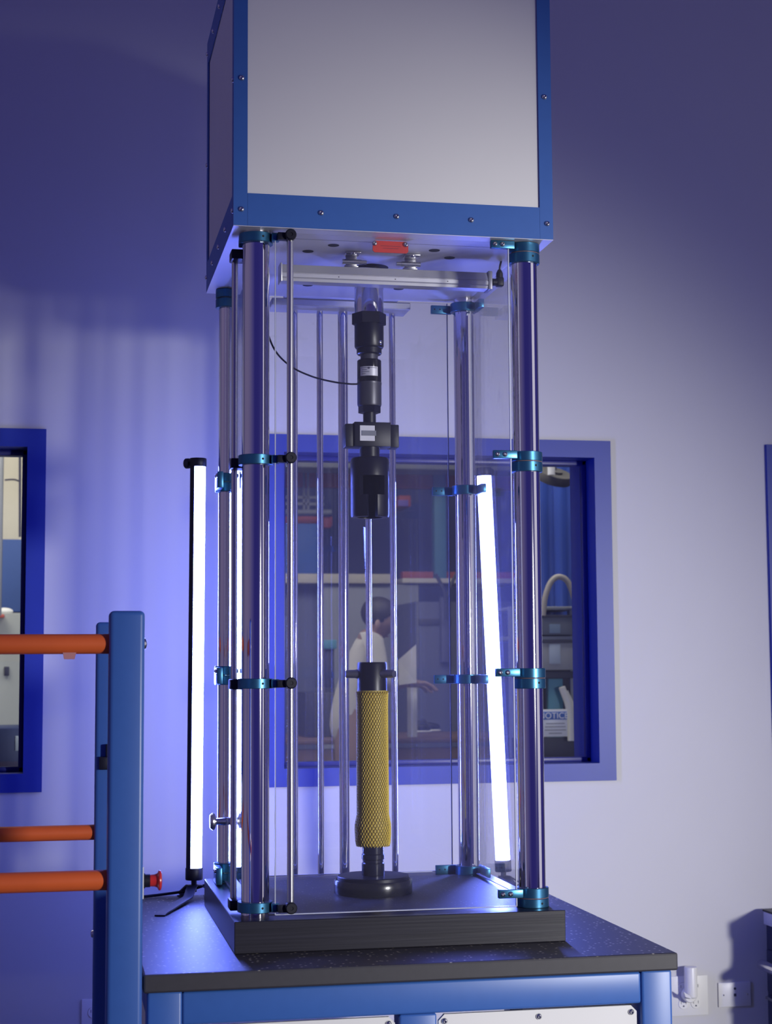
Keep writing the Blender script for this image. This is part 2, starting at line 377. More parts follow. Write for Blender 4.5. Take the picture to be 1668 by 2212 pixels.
# hinge rods with black knuckles
bm = nbm(); tube(bm, (.119, .030, .012), (.119, .030, 1.440), .0072, 28); rod = obj('hinge_rod', bm, M['steel'], fd, label='steel hinge rod of front door')
for z in LV:
    bm = nbm(); box(bm, .092, .118, .024, .042, z-.0085, z+.0075, .002)
    lathe(bm, 0, 0, [(0, -.012), (.0115, -.012), (.0122, -.009), (.0122, .014), (.010, .0165), (.004, .0165), (.0035, .015), (0, .015)], 28, ax=((.119, .030, z+.001), (0, -1, 0)))
    obj('hinge_knuckle', bm, M['blackp'], fd, label='black hinge knuckle')
bm = nbm(); tube(bm, (.012, .140, .012), (.012, .140, 1.407), .0068, 28); rod = obj('hinge_rod', bm, M['steel'], ld, label='steel hinge rod of left door')
for z in LV:
    zz = z - .024 if z > 1.4 else z-.002
    bm = nbm(); box(bm, .001, .038, .104, .152, zz-.011, zz+.011, .003)
    obj('hinge_knuckle', bm, M['blackp'], ld, label='black hinge knuckle')
# round pull on the left door
bm = nbm(); lathe(bm, 0, 0, [(0, .0), (.010, .0), (.008, .022), (.0190, .026), (.0205, .031), (.016, .037), (0, .038)], 28, ax=((.0385, .575, .150), (-1, 0, 0)))
obj('door_knob', bm, M['steel'], ld)
# head box
B0, B1, BY0, BY1, BZ0, BZ1 = -.0038, .7046, .0202, .6743, 1.4524, 2.0988
hd = obj('head_box', (lambda b: (box(b, B0+.004, B1-.004, BY0+.004, BY1-.004, BZ0+.012, BZ1-.002), b)[1])(nbm()), M['white'], mc, smooth=False, label='tall white head box with blue frame')
fw = .030
bm = nbm()
for y0, y1 in ((BY0, BY0+.003), (BY1-.003, BY1)):
    box(bm, B0, B0+fw, y0, y1, BZ0+.0015, BZ1); box(bm, B1-fw, B1, y0, y1, BZ0+.0015, BZ1)
    box(bm, B0+fw+.0004, B1-fw-.0004, y0, y1, BZ0+.0015, BZ0+.0725); box(bm, B0+fw+.0004, B1-fw-.0004, y0, y1, BZ1-.06, BZ1)
for x0, x1 in ((B0, B0+.003), (B1-.003, B1)):
    box(bm, x0, x1, BY0+.003, BY0+fw, BZ0+.0015, BZ1); box(bm, x0, x1, BY1-fw, BY1-.003, BZ0+.0015, BZ1)
    box(bm, x0, x1, BY0+fw+.0004, BY1-fw-.0004, BZ0+.0015, BZ0+.0725); box(bm, x0, x1, BY0+fw+.0004, BY1-fw-.0004, BZ1-.06, BZ1)
obj('edge_frame', bm, M['blue'], hd, smooth=False, label='blue painted edge frame')
bm = nbm(); box(bm, B0, B1, BY0, BY1, BZ0, BZ0+.0012); box(bm, B0+.004, B1-.004, BY0+.004, BY1-.004, BZ0+.001, BZ0+.012)
up_ = obj('underside_plate', bm, M['plate'], hd, smooth=False, label='white plate under the head box')
for x in (.013, .185, .351, .518, .691): screw(hd, (x, BY0, 1.489), (0, -1, 0), .0062)
for z in (1.777, 2.066):
    for x in (.013, .689): screw(hd, (x, BY0, z), (0, -1, 0), .0062)
for y in (.035, .191, .347, .503, .659):
    screw(hd, (B0, y, 1.489), (-1, 0, 0), .0062); screw(hd, (B0, y, 2.066), (-1, 0, 0), .0062)
for y in (.035, .659): screw(hd, (B0, y, 1.777), (-1, 0, 0), .0062)
for x, y in ((.185, .21), (.233, .147), (.465, .153), (.515, .214), (.234, .541), (.463, .543), (.185, .49), (.515, .49)):
    bm = nbm(); lathe(bm, x, y, [(0, BZ0-.0006), (.0125, BZ0-.0006), (.0128, BZ0), (0, BZ0)], 28); obj('bore', bm, M['hole'], up_)
bm = nbm(); lathe(bm, .355, .340, [(0, BZ0-.0006), (.0405, BZ0-.0006), (.041, BZ0), (0, BZ0)], 40); obj('shaft_bore', bm, M['hole'], up_)
bm = nbm(); box(bm, .05, .65, .105, .1055, BZ0-.0004, BZ0); obj('seam_line', bm, M['ink'], up_, smooth=False)
# red tag on two screws
bm = nbm(); tg_pts = [(.310, 1.4465), (.314, 1.4505), (.386, 1.4505), (.390, 1.4465), (.390, 1.4285), (.386, 1.4245), (.314, 1.4245), (.310, 1.4285)]
prism(bm, tg_pts, 'y', .083, .086); tgo = obj('warning_tag', bm, M['red'], hd, smooth=False, label='small red tag')
bm = nbm(); box(bm, .328, .373, .0825, .083, 1.4385, 1.4398); box(bm, .332, .368, .0825, .083, 1.4335, 1.4348); obj('tag_lines', bm, P('tag_ink', (.30, .03, .03), .5), tgo, smooth=False)
for x in (.314, .384): screw(tgo, (x, .083, 1.444), (0, -1, 0), .006)
# guide rods at the rear, held in a blue cross plate
bm = nbm(); box(bm, .17, .535, .735, .825, 1.443, 1.462, .003); cp = obj('rear_cross_plate', bm, M['alu'], mc, smooth=False)
bm = nbm(); box(bm, .17, .535, .735, .825, -.0645, -.045, .003); obj('rear_foot_plate', bm, M['block'], mc, smooth=False)
bm = nbm(); box(bm, .20, .50, .672, .74, 1.462, 1.60, .002); obj('rear_bracket', bm, M['plate'], hd, smooth=False)
for i, x in enumerate((.235, .3015, .3625, .4285, .4935)):
    bm = nbm(); tube(bm, (x, .78, -.05), (x, .78, 1.44), .013 if i == 2 else .0082, 32); obj('guide_rod', bm, M['chrome'], mc, label='slim chrome rod behind the machine')

# ------------------------------------------------------------------ LED bar under the head box
lb = thing('light_bar', 'silver aluminium LED bar hanging under the head box', 'light fixture', (.37, .235, 1.38))
bm = nbm()
prism(bm, [(.216, 1.384), (.214, 1.390), (.2145, 1.392), (.2135, 1.393), (.213, 1.401), (.2145, 1.402), (.2145, 1.403), (.213, 1.404), (.218, 1.422), (.224, 1.4235), (.250, 1.4235), (.254, 1.419), (.254, 1.388), (.250, 1.384)], 'x', .127, .606)
obj('bar_body', bm, M['alu'], lb, smooth=False)
for x0, x1 in ((.1225, .127), (.606, .6165)):
    bm = nbm(); box(bm, x0, x1, .212, .256, 1.382, 1.4255, .002); obj('end_cap', bm, M['alu'] if x0 < .3 else P('grey_end_cap', (.25, .25, .30), .4, .4), lb)
for x in (.256, .387, .510):
    bm = nbm(); lathe(bm, 0, 0, [(0, .0003), (.0017, .0003), (.0017, -.001), (0, -.001)], 10, ax=((x, .2135, 1.3975), (0, -1, 0))); obj('pin_hole', bm, M['hole'], lb)
for x in (.2865, .4240):
    bm = nbm(); s = -1 if x > .35 else 1
    box(bm, x-.017, x+.017, .190, .226, BZ0-.0035, BZ0-.0005, .001)
    box(bm, x-.013, x+.013, .222, .2255, 1.424, BZ0-.002, .0008)
    box(bm, x-.016, x+.016, .220, .245, 1.4235, 1.427, .0008)
    tube(bm, (x-.022, .216, 1.434), (x+.022, .216, 1.434), .0058, 20)
    tube(bm, (x+s*.022, .216, 1.434), (x+s*.034, .216, 1.434), .0045, 16)
    br = obj('mount_bracket', bm, M['steel'], lb)
    screw(br, (x, .196, BZ0-.0035), (0, 0, -1), .006)
bm = nbm(); tube(bm, (.6165, .234, 1.404), (.624, .234, 1.404), .006, 16); tube(bm, (.622, .234, 1.404), (.634, .234, 1.404), .0085, 20)
box(bm, .630, .648, .225, .243, 1.394, 1.416, .004, 3); tube(bm, (.639, .234, 1.414), (.639, .234, 1.426), .008, 20); tube(bm, (.639, .234, 1.426), (.639, .234, 1.434), .008, 20, .004)
pl = obj('plug', bm, M['blackp'], lb, label='black elbow plug')
bm = nbm(); sweep(bm, [(.639, .234, 1.432), (.640, .232, 1.443), (.641, .225, 1.4524)], .0024); obj('lead', bm, M['blackp'], pl)

# ------------------------------------------------------------------ pull rod assembly hanging from the head box
cx, cy = .3515, .352
pa = thing('pull_rod_assembly', 'black pull rod with load cell, small display and slotted gripper hanging from head box', 'gripper', (cx, cy, .86))
bm = nbm(); lathe(bm, cx, cy, [(0, 1.340), (.0345, 1.340), (.0345, 1.4524), (0, 1.4524)], 48); obj('shaft', bm, M['chrome'], pa)
bm = nbm()
hexp = lambda r, a0: [(cx+r*math.cos(R(a0+60*i)), cy+r*math.sin(R(a0+60*i))) for i in range(6)]
prism(bm, hexp(.0405, -63), 'z', 1.318, 1.344); obj('hex_nut', bm, M['black'], pa, smooth=False)
bm = nbm(); lathe(bm, cx, cy, [(0, 1.3200), (.0335, 1.3200), (.0345, 1.317), (.0345, 1.266), (.0325, 1.262), (.0295, 1.261), (.0295, 1.2485), (.027, 1.246), (0, 1.246)], 48)
cpl = obj('coupling', bm, M['black'], pa); screw(cpl, (cx+.0345*.62, cy-.0345*.785, 1.272), (.62, -.785, 0), .0055)
bm = nbm(); lathe(bm, cx, cy, [(0, 1.247), (.0205, 1.247), (.0205, 1.233), (0, 1.233)], 40); obj('neck', bm, M['gunmetal'], pa)
bm = nbm(); lathe(bm, cx, cy, [(0, 1.2335), (.0265, 1.2335), (.0285, 1.2315), (.0285, 1.182), (.0278, 1.181), (.0278, 1.179), (0, 1.179)], 48); lc = obj('load_cell', bm, P('glossy_black', (.010, .010, .014), .12), pa, label='glossy black load cell')
def band(bm, r, a0, a1, z0, z1, n=16):
    for i in range(n):
        t0, t1 = R(a0+(a1-a0)*i/n), R(a0+(a1-a0)*(i+1)/n)
        v = [bm.verts.new((cx+r*math.cos(t), cy+r*math.sin(t), z)) for t, z in ((t0, z0), (t1, z0), (t1, z1), (t0, z1))]; bm.faces.new(v)
    bmesh.ops.remove_doubles(bm, verts=bm.verts, dist=1e-6)
bm = nbm(); band(bm, .0288, -147, -57, 1.1925, 1.2145); lbo = obj('label_sticker', bm, M['label'], lc, label='silver label sticker')
bm = nbm()
for z, a, b in ((1.2115, -144, -62), (1.2065, -138, -112), (1.2018, -140, -100), (1.1972, -138, -118)): band(bm, .02895, a, b, z-.0006, z+.0006, 8)
band(bm, .02895, -108, -98, 1.2085, 1.2128, 3)
obj('label_print', bm, M['ink'], lbo)
bm = nbm(); lathe(bm, cx, cy, [(0, 1.180), (.0292, 1.180), (.0292, 1.176), (.0286, 1.175), (.0286, 1.128), (.0272, 1.124), (0, 1.124)], 48); obj('sensor_body', bm, M['gunmetal'], pa, label='grey cylindrical body')
bm = nbm(); prism(bm, hexp(.0262, -75), 'z', 1.108, 1.1245); obj('lock_nut', bm, M['black'], pa, smooth=False)
bm = nbm(); lathe(bm, cx, cy, [(0, 1.1085), (.0150, 1.1085), (.0150, 1.083), (0, 1.083)], 32); obj('stem', bm, M['black'], pa)
bm = nbm(); box(bm, .311, .397, cy-.0280, cy+.028, 1.026, 1.083, .0015); dsp = obj('display_unit', bm, M['blackp'], pa, label='black display unit with side ears')
for x0, x1 in ((.2905, .3115), (.3965, .4175)):
    bm = nbm(); box(bm, x0, x1, cy-.022, cy+.022, 1.025, 1.079, .002); e_ = obj('ear', bm, M['blackp'], dsp)
    dot(e_, ((x0+x1)/2, cy-.022, 1.052), (0, -1, 0), .002)
bm = nbm(); yy = cy-.0282; box(bm, .3235, .3585, yy-.0006, yy+.001, 1.0385, 1.0745); fp = obj('face_plate', bm, M['label'], dsp, smooth=False)
bm = nbm(); box(bm, .3275, .3615, yy-.0018, yy-.0004, 1.0505, 1.0625); obj('screen', bm, M['lcd'], fp, smooth=False)
bm = nbm(); lathe(bm, cx, cy, [(0, 1.027), (.0235, 1.027), (.0235, 1.004), (0, 1.004)], 40); obj('collar', bm, M['black'], pa)
# slotted bayonet gripper: shell with an opening cut out of the grid
ro, ri = .0452, .030
bm = nbm(); zg = [.862, .8665, .9125, .9575, .996, 1.001]
rp = {0: ro-.002, 1: ro, 2: ro, 3: ro, 4: ro, 5: ro-.003}
seg = 72; ac = -97.0
vo = [[bm.verts.new((cx+rp[k]*math.cos(R(ac+i*360/seg)), cy+rp[k]*math.sin(R(ac+i*360/seg)), z)) for i in range(seg)] for k, z in enumerate(zg)]
vi = [[bm.verts.new((cx+ri*math.cos(R(ac+i*360/seg)), cy+ri*math.sin(R(ac+i*360/seg)), z)) for i in range(seg)] for k, z in enumerate(zg)]
def is_open(k, i):
    a = ((i+.5)*360/seg + 180) % 360 - 180
    if k in (0, 1): return abs(a-4) < 15.5
    if k == 2: return abs(a-4) < 40
    return False
for k in range(5):
    for i in range(seg):
        j = (i+1) % seg
        if is_open(k, i): continue
        bm.faces.new((vo[k][i], vo[k][j], vo[k+1][j], vo[k+1][i])); bm.faces.new((vi[k][j], vi[k][i], vi[k+1][i], vi[k+1][j]))
        if is_open(k, j): bm.faces.new((vo[k][j], vi[k][j], vi[k+1][j], vo[k+1][j]))
        if is_open(k, (i-1) % seg): bm.faces.new((vi[k][i], vo[k][i], vo[k+1][i], vi[k+1][i]))
        if k == 0 or is_open(k-1, i): bm.faces.new((vi[k][i], vi[k][j], vo[k][j], vo[k][i]))
        if k < 4 and is_open(k+1, i): bm.faces.new((vo[k+1][i], vo[k+1][j], vi[k+1][j], vi[k+1][i]))
bm.faces.new(vo[5]); bm.faces.new(vi[5][::-1])
gr = obj('slotted_gripper', bm, M['black'], pa, label='black cylindrical gripper with T-shaped slot')
bm = nbm(); ring(bm, cx, cy, ro-.001, ro+.0002, .9855, .9872, 72); obj('groove', bm, M['hole'], gr)

# signal lead of the load cell
bm = nbm(); sweep(bm, [(.323, .345, 1.175), (.300, .34, 1.174), (.262, .345, 1.179), (.215, .355, 1.192), (.168, .37, 1.217), (.132, .385, 1.258), (.112, .40, 1.32), (.104, .42, 1.39), (.100, .43, 1.452)], .0022)
tag(obj('sensor_cable', bm, M['blackp']), 'thin dark cable curving from the load cell to the upper left', 'cable')

# ------------------------------------------------------------------ test specimen and its mount
sx, sy = .3545, .352
mt_ = thing('round_mount', 'low round black pedestal on the machine base', 'pedestal', (sx, sy, .0015))
bm = nbm(); lathe(bm, sx, sy, [(0, .0015), (.0885, .0015), (.0895, .003), (.0895, .030), (.0875, .033), (.0845, .033), (.0845, .031), (0, .031)], 72); obj('outer_ring', bm, P('satin_black', (.014, .014, .018), .22), mt_)
bm = nbm(); lathe(bm, sx, sy, [(0, .031), (.0815, .031), (.0825, .032), (.0825, .039), (.081, .041), (.030, .041), (0, .041)], 72); obj('top_disc', bm, M['black'], mt_)
sp = thing('filter_specimen', 'upright yellow netted cylinder with black end fittings on round mount', 'cylinder', (sx, sy, .041))
bm = nbm(); lathe(bm, sx, sy, [(0, .041), (.0255, .041), (.0260, .043), (.0260, .068), (.0240, .070), (.0240, .076), (.0262, .078), (.0262, .088), (.0245, .090), (.0245, .116), (0, .116)], 48); obj('lower_fitting', bm, P('blued_steel', (.012, .013, .03), .2), sp)
bm = nbm(); lathe(bm, sx, sy, [(0, .455), (.0345, .455), (.0345, .522), (.0325, .526), (.026, .526), (.024, .518), (0, .518)], 48)
tf = obj('upper_fitting', bm, M['black'], sp)
for ang in (178, -52):
    d = Vector((math.cos(R(ang)), math.sin(R(ang)), 0)); p0 = Vector((sx, sy, .499))
    bm = nbm(); L = .062 if ang > 0 else .068
    lathe(bm, 0, 0, [(0, .030), (.0118, .030), (.0112, .034), (.0095, .040), (.0095, L-.004), (.0080, L), (0, L)], 24, ax=(p0, d)); obj('bayonet_pin', bm, M['steel_dark'], tf)
def rad(z):
    for (z0, r0), (z1, r1) in zip(RP, RP[1:]):
        if z0 <= z <= z1:
            t = (z-z0)/(z1-z0); t = t*t*(3-2*t); return r0+(r1-r0)*t
    return RP[-1][1]
RP = [(.106, .0365), (.116, .0395), (.138, .0405), (.150, .0408), (.182, .0360), (.43, .0352), (.456, .0362), (.462, .0368)]
bm = nbm(); prof = [(rad(.108+i*.353/60)-.0016, .108+i*.353/60) for i in range(61)]; lathe(bm, sx, sy, [(0, .108)] + prof + [(0, .461)], 60); core = obj('core', bm, M['olive'], sp)
bm = nbm(); NA, dz = 34, .0062; rows = int((.462-.106)/dz)
g = [[bm.verts.new((sx+(rad(.106+k*dz)+.0002)*math.cos(2*math.pi*(i+.5*(k % 2))/NA + .14*k*0), sy+(rad(.106+k*dz)+.0002)*math.sin(2*math.pi*(i+.5*(k % 2))/NA), .106+k*dz)) for i in range(NA)] for k in range(rows+1)]
for k in range(0, rows-1):
    for i in range(NA):
        off = k % 2
        a = g[k][i]; c = g[k+2][i]
        l_ = g[k+1][(i-1+off) % NA]; r_ = g[k+1][(i+off) % NA]
        bm.faces.new((a, r_, c, l_))
net = obj('net_sleeve', bm, M['yellow'], sp, label='yellow diamond mesh sleeve')
wf = net.modifiers.new('strands', 'WIREFRAME'); wf.thickness = .0025; wf.use_replace = True; wf.use_even_offset = False

# ------------------------------------------------------------------ tube lights
def tube_light(label, base, tilt, face, legs, lift):
    """face: azimuth the diffuser looks to (deg); tilt: rotation about y"""
    t = thing('tube_light', label, 'lamp', base, 'blue-white tube lights')
    r, L = .0205, 1.062; z0 = base[2]+lift; bx, by = base[0], base[1]
    T = Matrix.Translation((bx, by, z0)) @ Matrix.Rotation(tilt, 4, 'Y') @ Matrix.Translation((-bx, -by, -z0))
    def arc(a0, a1, rr, n): return [(bx+rr*math.cos(R(a0+(a1-a0)*i/n)), by+rr*math.sin(R(a0+(a1-a0)*i/n))) for i in range(n+1)]
    bm = nbm(); prism(bm, arc(face-104, face+104, .0192, 20), 'z', z0+.030, z0+.030+L-.04); bm.transform(T); obj('diffuser', bm, M['tube'], t, label='glowing white diffuser')
    bm = nbm(); prism(bm, arc(face+104, face+256, r, 14) + arc(face+256, face+104, .0165, 14), 'z', z0+.012, z0+L-.006); bm.transform(T); obj('housing', bm, M['blackp'], t, smooth=False)
    for za, zb in ((z0, z0+.030), (z0+L-.012, z0+L+.010)):
        bm = nbm(); lathe(bm, bx, by, [(0, za), (r+.0005, za), (r+.0015, za+.002), (r+.0015, zb-.002), (r+.0005, zb), (0, zb)], 32); bm.transform(T); obj('end_cap', bm, M['blackp'], t)
    bm = nbm(); a = R(face+170); d = (math.cos(a), math.sin(a), 0)
    lathe(bm, 0, 0, [(.004, .016), (.004, .024), (.013, .024), (.0135, .027), (.0135, .034), (.011, .037), (0, .037)], 20, ax=((bx, by, z0+L-.002), d)); bm.transform(T); obj('knob', bm, M['blackp'], t)
    bm = nbm(); tube(bm, (bx, by, z0-.030), (bx, by, z0), .007, 14); obj('stem', bm, M['blackp'], t)
    hub = Vector((bx, by, z0-.016)); ft = base[2]
    for ang, ln in legs:
        d = Vector((math.cos(R(ang)), math.sin(R(ang)), 0)); s = Vector((-d.y, d.x, 0))*.0125; th = Vector((0, 0, .0035))
        pr = [(0.0, hub.z), (.018, hub.z), (.055, hub.z-.022), (ln-.020, ft+.0032), (ln, ft+.0002)]
        bm = nbm(); prev = None
        for q, z in pr:
            c = Vector((hub.x, hub.y, z)) + d*q; v = [bm.verts.new(c-s), bm.verts.new(c+s), bm.verts.new(c+s+th), bm.verts.new(c-s+th)]
            if prev:
                for i in range(4): bm.faces.new((prev[i], prev[(i+1) % 4], v[(i+1) % 4], v[i]))
            else: bm.faces.new(v)
            prev = v
        bm.faces.new(prev[::-1]); obj('tripod_leg', bm, M['legpaint'], t)
    return t
tube_light('glowing tube lamp on folding tripod left of the testing machine', (-.0145, .835, -.065), R(.3), -18, ((250, .30), (118, .060), (0, .045)), .047)
tube_light('tilted glowing tube lamp leaning behind the right side of the testing machine', (.802, .865, -.065), R(-2.2), 232, ((-75, .05), (80, .09), (-10, .09)), .040)
bm = nbm(); sweep(bm, [(.02, .83, -.030), (-.03, .86, -.048), (-.09, .88, -.058), (-.15, .87, -.0612), (-.19, .86, -.0612), (-.215, .87, -.12), (-.22, .88, -.3)], .0035)
tag(obj('power_cable', bm, M['blackp']), 'black cable lying on the worktop behind the tube lamp tripod', 'cable')

# ------------------------------------------------------------------ guard frame at the left
gf = thing('guard_frame', 'blue steel guard frame with orange rails left of the workbench', 'frame', (-.45, .3, FL))
PX0, PX1 = -.2635, -.1965
for y0, zt in ((-.215, .626), (.84, .632)):
    bm = nbm(); box(bm, PX0, PX1, y0, y0+.066, FL, zt, .009, 4); ps = obj('post', bm, M['blue'], gf, label='blue square post')
    bm = nbm(); box(bm, PX0-.03, PX1+.002, y0-.02, y0+.086, FL, FL+.008); obj('foot_plate', bm, M['blue'], ps)
    bm = nbm(); box(bm, -1.30, -1.234, y0, y0+.066, FL, zt, .009, 4); obj('post', bm, M['blue'], gf, label='blue square post')
for y, zs in ((-.182, (.563, .115)), (.873, (.579, .103))):
    for z in zs:
        bm = nbm(); tube(bm, (-1.24, y, z), (PX0+.01, y, z), .0192, 32); rl = obj('orange_rail', bm, M['orange'], gf, label='orange round rail')
        if z > .5 and y < 0:
            bm = nbm(); prism(bm, [(-.348, .534), (-.328, .534), (-.325, .548), (-.351, .548)], 'y', y-.010, y+.008); obj('clip', bm, P('pink_clip', (.55, .25, .25), .4), rl)
for z in (.563, .115):
    bm = nbm(); lathe(bm, 0, 0, [(0, 0), (.011, 0), (.0115, .001), (.009, .0045), (.004, .006), (0, .006)], 20, ax=((PX1, -.182, z), (1, 0, 0))); obj('bolt', bm, M['steel'], gf)
bm = nbm(); lathe(bm, 0, 0, [(0, 0), (.010, 0), (.008, .005), (0, .007)], 20, ax=((PX0, .873, -.149), (-1, 0, 0))); obj('bolt', bm, M['steel'], gf)
bm = nbm(); box(bm, -.254, -.225, .815, .8395, .262, .294, .003); box(bm, -.238, -.228, .820, .8395, .29, .325, .002); obj('latch', bm, M['blackp'], gf)
bm = nbm(); box(bm, -.245, -.200, -.149, -.12, -.105, -.072, .002); obj('bracket', bm, M['blackp'], gf)
es = thing('emergency_stop_button', 'red mushroom stop button on the right side of the front blue post', 'button', (PX1, -.18, .111))
ax_ = ((PX1, -.180, .111), (1, 0, 0))
bm = nbm(); box(bm, PX1, PX1+.002, -.205, -.155, .080, .140); obj('back_plate', bm, M['ivory'], es, smooth=False)
bm = nbm(); lathe(bm, 0, 0, [(0, .002), (.0145, .002), (.0145, .005), (.0125, .006), (.0125, .015), (0, .015)], 28, ax=ax_); obj('bezel', bm, M['blackp'], es)
bm = nbm(); lathe(bm, 0, 0, [(0, .014), (.0110, .014), (.0115, .024), (.0135, .029), (.0185, .0315), (.0192, .033), (.0185, .0355), (.012, .0375), (0, .038)], 36, ax=ax_); obj('mushroom_cap', bm, M['redb'], es, label='red mushroom cap')

# ------------------------------------------------------------------ outlets and cabinet on the right
def outlet(label, x0, x1, z0, z1, cells, group=None):
    t = thing('wall_outlet', label, 'outlet', ((x0+x1)/2, YW, z0), group)
    bm = nbm(); box(bm, x0, x1, YW-.006, YW, z0, z1, .002); obj('cover_plate', bm, M['ivory'], t)
    for x, z in cells:
        bm = nbm(); lathe(bm, 0, 0, [(0, 0), (.0165, 0), (.0165, .0075), (.0160, .0085), (0, .0085)], 28, ax=((x, YW, z), (0, -1, 0))); s = obj('socket', bm, M['ivory'], t)
        bm = nbm(); yy = YW-.0088
        box(bm, x-.0085, x-.0070, yy, YW-.008, z-.001, z+.008); box(bm, x+.0070, x+.0085, yy, YW-.008, z-.001, z+.008)
        prism(bm, [(x-.0028, z-.0095), (x+.0028, z-.0095), (x+.0028, z-.0065), (x, z-.0045), (x-.0028, z-.0065)], 'y', yy, YW-.008)
        obj('slots', bm, M['ink'], s, smooth=False)
    return t
outlet('white double outlet plate with a plug-in on the wall right of the workbench', 1.545, 1.668, -.585, -.462, [(1.585, -.497), (1.585, -.547), (1.626, -.497), (1.626, -.547)])
outlet('white outlet plate low on the wall behind the rear blue post', -.278, -.165, -.585, -.452, [(-.243, -.49), (-.243, -.545), (-.200, -.49), (-.200, -.545)])
ad = thing('plug_in_adapter', 'white round plug-in device on the double outlet', 'adapter', (1.60, YW-.01, -.52))
bm = nbm(); lathe(bm, 1.600, YW-.036, [(0, -.524), (.016, -.524), (.020, -.520), (.020, -.432), (.019, -.429), (0, -.429)], 32); obj('body', bm, M['ivory'], ad)
bm = nbm(); lathe(bm, 0, 0, [(0, 0), (.022, 0), (.022, .024), (.019, .028), (0, .028)], 28, ax=((1.598, YW-.009, -.518), (0, -1, 0))); obj('plug', bm, M['ivory'], ad)
bm = nbm(); prism(bm, [(1.566, -.500), (1.585, -.512), (1.592, -.522), (1.572, -.516)], 'y', YW-.062, YW-.052); obj('switch_tab', bm, M['label'], ad)
ph = thing('phone_plate', 'white horizontal wall plate between outlet and dark cabinet', 'wall plate', (1.758, YW, -.564))
bm = nbm(); box(bm, 1.703, 1.813, YW-.006, YW, -.564, -.488, .002); obj('cover_plate', bm, M['ivory'], ph)
bm = nbm(); box(bm, 1.7545, 1.7625, YW-.0068, YW-.005, -.532, -.523); lathe(bm, 0, 0, [(0, 0), (.004, 0), (.004, .001), (0, .001)], 12, ax=((1.7585, YW-.006, -.508), (0, -1, 0))); obj('jack', bm, M['ink'], ph)
for x in (1.720, 1.800): screw(ph, (x, YW-.006, -.527), (0, -1, 0), .0028)
cb = thing('tool_cabinet', 'dark tool cabinet with chrome handle at the right edge', 'cabinet', (2.2, 1.05, FL))
QX, QY0, QY1 = 1.854, 1.30, 1.58
bm = nbm(); box(bm, QX, QX+.55, QY0, QY1, FL+.08, -.303, .004); obj('body', bm, P('cabinet_black', (.012, .015, .05), .35), cb)
bm = nbm(); box(bm, QX-.006, QX+.556, QY0-.006, QY1+.006, -.307, -.266, .004); obj('top_trim', bm, P('pale_trim', (.45, .45, .60), .35), cb)
bm = nbm(); box(bm, QX-.008, QX+.558, QY0-.008, QY1+.008, -.266, -.259, .002); obj('top_mat', bm, M['blackp'], cb)
for k in range(3):
    z = -.425 - k*.14
    bm = nbm(); box(bm, QX-.010, QX+.004, QY0+.02, QY1-.02, z-.085, z+.045, .003); dr = obj('drawer', bm, P('drawer_black', (.012, .015, .05), .35), cb)
    if k == 0:
        bm = nbm(); tube(bm, (QX-.030, QY0+.03, z), (QX-.030, QY1-.03, z), .0175, 28)
        for y in (QY0+.08, QY1-.08): box(bm, QX-.028, QX-.008, y-.008, y+.008, z-.01, z+.01)
        obj('handle', bm, M['chrome'], dr, label='chrome bar handle')
    else:
        bm = nbm(); box(bm, QX-.022, QX-.008, QY0+.03, QY1-.03, z+.034, z+.043, .002); obj('handle', bm, M['steel'], dr)
for x in (QX+.07, QX+.48):
    for y in (QY0+.07, QY1-.07):
        bm = nbm(); tube(bm, (x-.02, y, FL+.04), (x+.02, y, FL+.04), .04, 24); obj('caster', bm, M['blackp'], cb)

# ------------------------------------------------------------------ workshop seen through the windows
def at(x, y, Y):
    v = fwd*F_PX + rt*(x-834) - up*(y-1106); return CAM + v*(Y-CAM.y)/v.y
def rect(bm, x0, y0, x1, y1, Y, d, bev=.004):
    a = at(x0, y1, Y); b = at(x1, y0, Y); box(bm, a.x, b.x, Y, Y+d, a.z, b.z, bev); return a, b
def bg(name, label, cat, x0, y0, x1, y1, Y, d, mat, group=None, ground=False, parts=()):
    a = at(x0, y1, Y); b = at(x1, y0, Y)
    t = thing(name, label, cat, ((a.x+b.x)/2, Y, FL if ground else a.z), group)
    bm = nbm(); box(bm, a.x, b.x, Y, Y+d, FL if ground else a.z, b.z, .006); obj('body', bm, mat, t)
    return t
def pt_(t, name, x0, y0, x1, y1, Y, d, mat, label=None, bev=.002):
    bm = nbm(); rect(bm, x0, y0, x1, y1, Y, d, bev); return obj(name, bm, mat, t, label=label)
W = dict(grey=P('machine_grey', (.26, .27, .29), .5, var=.08, scale=3), dark=P('workshop_dark', (.035, .035, .06), .6, var=.2, scale=4), beige=P('beige_paint', (.60, .55, .42), .6, var=.05),
    red=P('rack_orange', (.50, .09, .05), .55, var=.1), curt=P('blue_curtain', (.035, .085, .40), .45, var=.35, scale=5, stretch=(9, 9, .12)), bluep=P('blue_panel', (.05, .14, .45), .5, var=.1, scale=3, stretch=(4, 4, .3)),
    teal=P('teal_post', (.08, .26, .32), .5), pale=P('pale_panel', (.42, .48, .52), .5), brown=P('bench_brown', (.17, .10, .075), .6, var=.2, scale=5), bin=P('bin_grey', (.30, .30, .30), .5, var=.05),
    cloth=P('white_cloth', (.72, .70, .64), .8, var=.06, scale=8), notice=P('notice_blue', (.04, .13, .45), .5), skin=P('skin', (.30, .19, .15), .5, var=.06), hair=P('dark_hair', (.018, .014, .014), .6, var=.3, scale=200, stretch=(1, 1, .1)),
    shirt=P('pale_shirt', (.58, .55, .48), .85, var=.08, scale=12))
